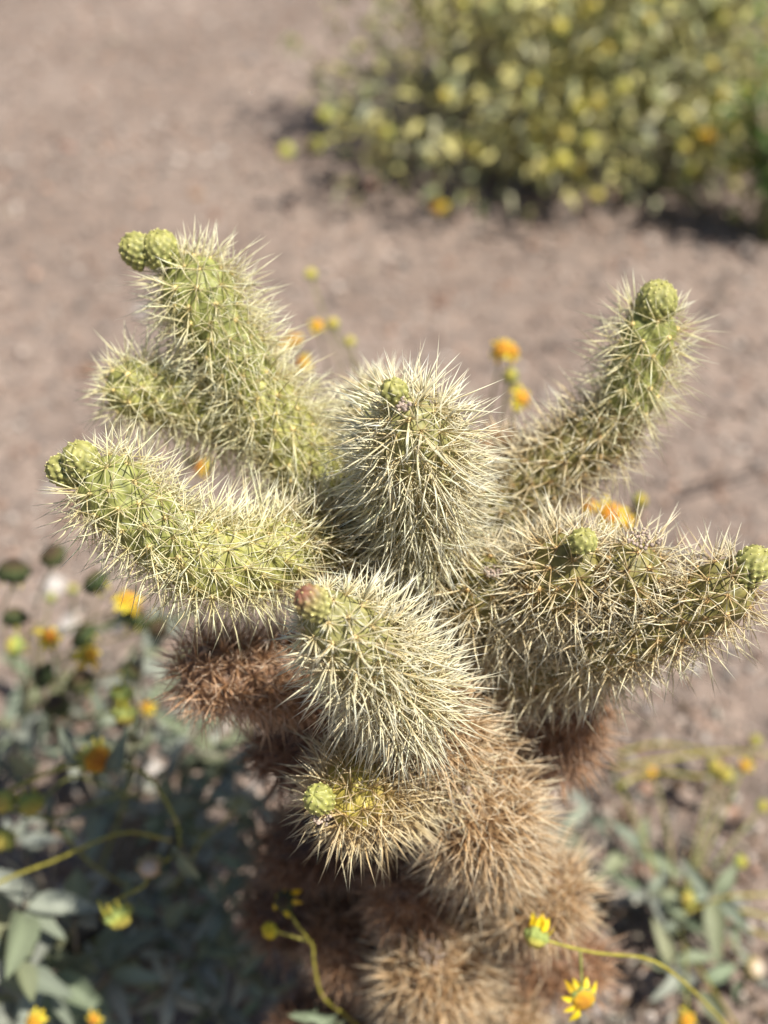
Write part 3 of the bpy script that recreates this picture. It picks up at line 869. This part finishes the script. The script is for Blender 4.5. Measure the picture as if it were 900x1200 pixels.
# ------------------------------------------------------------------ brittlebush on the sunny side of the trunk
b = Bush('brittlebush', 'low grey-green brittlebush on sunlit ground with yellow stalks by the brown cholla stem', 'shrub', G(790, 1090))
root = b.base
for (x, y, z, n) in ((762, 1050, .06, 6), (800, 1085, .05, 6), (835, 1050, .08, 5), (790, 1135, .06, 5), (745, 1000, .05, 4), (860, 1070, .06, 4),
                     (690, 960, .06, 5), (660, 975, .08, 5), (880, 1140, .04, 3), (825, 1150, .04, 3)):
    p = G(x, y, z)
    b.stem([root + rng.normal(0, .01, 3) * (1, 1, 0), (root + p) / 2 + (0, 0, -.005), p], .003, .0016, (0.24, 0.2, 0.16), 'branch', M_WOOD, 8)
    b.rosette(p, n, rng.uniform(.038, .052), unit((rng.normal(0, .5), rng.normal(-.2, .5), 1)))
for pts in ([(720, 925, .04), (760, 905, .05), (820, 910, .06), (850, 905, .07)], [(715, 900, .04), (780, 890, .06), (850, 880, .05), (905, 885, .06)], [(720, 885, .03), (770, 872, .05), (830, 880, .06)],
            [(800, 1070, .05), (850, 1052, .07), (905, 1048, .08)], [(820, 1075, .04), (870, 1068, .06), (910, 1078, .06)], [(790, 1090, .03), (860, 1085, .04), (905, 1100, .04)]):
    b.stem([G(*q) for q in pts], 0.0022, 0.0014, YSTEM)
b.stem([G(790, 1090, .02), G(760, 1000, .06), G(735, 940, .05), G(720, 905, .04)], .002, .0014, OLIVE)
for (x, y, z, k, r) in ((850, 908, .07, 'spent', .008), (838, 898, .07, 'spent', .008), (872, 898, .06, 'bloom', .0055), (885, 868, .06, 'spent', .006), (868, 1010, .08, 'spent', .0065), (805, 1053, .1, 'spent', .007),
                        (895, 945, .05, 'spent', .006), (805, 1196, .1, 'bloom', .006), (885, 1135, .05, 'dry', .009), (765, 905, .05, 'bloom', .005)):
    p = G(x, y, z)
    b.stem([root + (0, 0, .02), (root + p) / 2 + (0, 0, .03), p], .0014, .001, OLIVE, n=8)
    b.head(p, unit((rng.normal(0, .3), -.4, .8)), r, k, 8, 1.3 if k == 'bloom' else .6, .3)
b.stem([root, P(880, 1230, .95), P(845, 1195, .87), P(800, 1150, .80), P(760, 1124, .775), P(700, 1117, .75), P(660, 1108, .738), P(640, 1102, .73)], 0.0018, 0.001, YSTEM, n=44)
b.stem([P(680, 1113, .744), P(681, 1135, .742), P(682, 1162, .74)], 0.0011, 0.0009, OLIVE)
b.head(P(628, 1099, .727), unit((-.25, -.6, -.3)), 0.0066, 'spent', 13, 1.55, .9)
b.head(P(683, 1172, .737), unit((.15, -.6, .35)), 0.0066, 'bloom', 11, 1.6, .15)

# ------------------------------------------------------------------ small flower sprig on the shaded foot of the trunk
b = Bush('brittlebush', 'small brittlebush sprig with a round yellow bud against the brown joints', 'shrub', G(395, 1215))
root = b.base
b.stem([root, P(430, 1215, .92), P(405, 1190, .86), P(378, 1168, .84), P(368, 1130, .82), P(366, 1106, .81), P(352, 1090, .805), P(338, 1066, .80)], .0018, .0011, YSTEM, n=36)
b.stem([P(366, 1104, .81), P(345, 1098, .808), P(325, 1092, .805)], .0012, .001, YSTEM)
b.head(P(317, 1090, .803), unit((-.6, -.5, .3)), .006, 'ball', 0)
b.head(P(333, 1056, .80), unit((-.2, -.3, .5)), .006, 'dark', 6, 1.6, .3)
for (x, y) in ((395, 1188), (380, 1195), (405, 1195), (372, 1180)):
    b.leaf(P(x, y, .85), (rng.normal(0, .6), -.4, rng.normal(0, .5)), .03, (0, -1, .6))

# ------------------------------------------------------------------ the far brittlebush
def far_bush():
    c = G(690, 242)
    base = c + np.array((0.0, 0.36, 0))
    b = Bush('brittlebush', 'large rounded yellow-flowering brittlebush in the background casting a dark shadow', 'shrub', base)
    W, Hh = 0.58, 0.62
    tips = []
    for k in range(150):
        a = rng.uniform(0, 6.28)
        e = math.asin(rng.uniform(0.02, 1.0))
        rr = rng.uniform(0.75, 1.06)
        if math.cos(a) < -0.5:
            if rng.random() < .5:
                continue
            rr *= 1.1
        p = base + np.array((math.cos(a) * math.cos(e) * W * rr, math.sin(a) * math.cos(e) * W * 0.8 * rr, math.sin(e) * Hh * rr + 0.08))
        tips.append(p)
    for p in tips:
        mid = (base * 0.55 + p * 0.45) + np.array((0, 0, 0.02)) + rng.normal(0, .03, 3)
        b.stem([base + rng.normal(0, .03, 3) * (1, 1, 0), mid, p], .006, .0022, (0.20, 0.17, 0.12), 'branch', M_WOOD, 8)
    front = sorted(tips, key=lambda p: p[1])
    nl = 0
    for p in front[:60]:
        for k in range(5):
            d = unit(unit(p - base) + rng.normal(0, .7, 3))
            b.leaf(p + rng.normal(0, .028, 3), d, rng.uniform(.024, .046), (rng.normal(0, .5), rng.normal(0, .5), 1), FARLEAVES)
            nl += 1
    # the rest of the foliage as one mass of real leaves
    src = LEAVES[0]
    lv = np.zeros(len(src.vertices) * 3, np.float32); src.vertices.foreach_get('co', lv); lv = lv.reshape(-1, 3)
    lf = np.array([p.vertices[:] for p in src.polygons])
    V, F, Cc = [], [], []
    for k in range(6800):
        p0 = tips[rng.integers(len(tips))]
        f = rng.uniform(0.55, 1.0)
        p = base * (1 - f) + p0 * f + rng.normal(0, .055, 3)
        p[2] = max(p[2], 0.02)
        x, y, z = basis(unit(p - base) * .7 + rng.normal(0, .7, 3), rng.normal(0, .5, 3) + (0, 0, 1))
        s = rng.uniform(.02, .046)
        V.append((p - base) + (lv[:, :1] * x + lv[:, 1:2] * y + lv[:, 2:] * z) * s)
        F.append(lf + k * len(lv))
        col = np.array(SILVER[rng.integers(5)]) * (1.8, 1.64, 1.25) * rng.uniform(.8, 1.25)
        if rng.random() < (.5 if p[0] < base[0] else .28):
            col = np.array((0.68, 0.62, 0.25)) * rng.uniform(.75, 1.15)
        Cc.append(np.tile(col, (len(lv), 1)))
    obj('foliage', mesh_np('foliage', np.vstack(V), [np.vstack(F)], np.vstack(Cc), M_LEAF_MASS), b.o, kind='stuff')
    # flower heads on stalks over the surface
    for k in range(290):
        p0 = tips[rng.integers(len(tips))]
        out = unit(p0 - base)
        p = p0 + out * rng.uniform(0.0, .10) + rng.normal(0, .05, 3)
        p[2] = max(p[2], .03)
        kind = 'bloom' if rng.random() < .05 else 'spent'
        b.stem([p0 - out * .06, (p0 + p) / 2, p], .0018, .0012, YSTEM, n=5)
        b.head(p, unit(out + (0, -.3, .5)), rng.uniform(.009, .014), kind, 7 if kind == 'bloom' else 0, 1.3, .3)


far_bush()

# ------------------------------------------------------------------ green shrub at the edge
b = Bush('green_shrub', 'dark green narrow-leaved shrub growing beside the far brittlebush', 'shrub', G(900, 284))
root = b.base
for k in range(34):
    a = rng.uniform(0, 6.28)
    p = root + np.array((math.cos(a) * rng.uniform(.03, .13), math.sin(a) * rng.uniform(.02, .12), rng.uniform(.12, .48)))
    b.stem([root + rng.normal(0, .015, 3) * (1, 1, 0), (root + p) / 2 + rng.normal(0, .015, 3), p], .003, .0012, (0.12, 0.13, 0.04), 'stem', None, 8)
    for j in range(7):
        q = root * (.08 * j) + p * (1 - .08 * j)
        b.leaf(q, unit((rng.normal(), rng.normal(), .6)), rng.uniform(.04, .07), (0, 0, 1), GLEAVES)
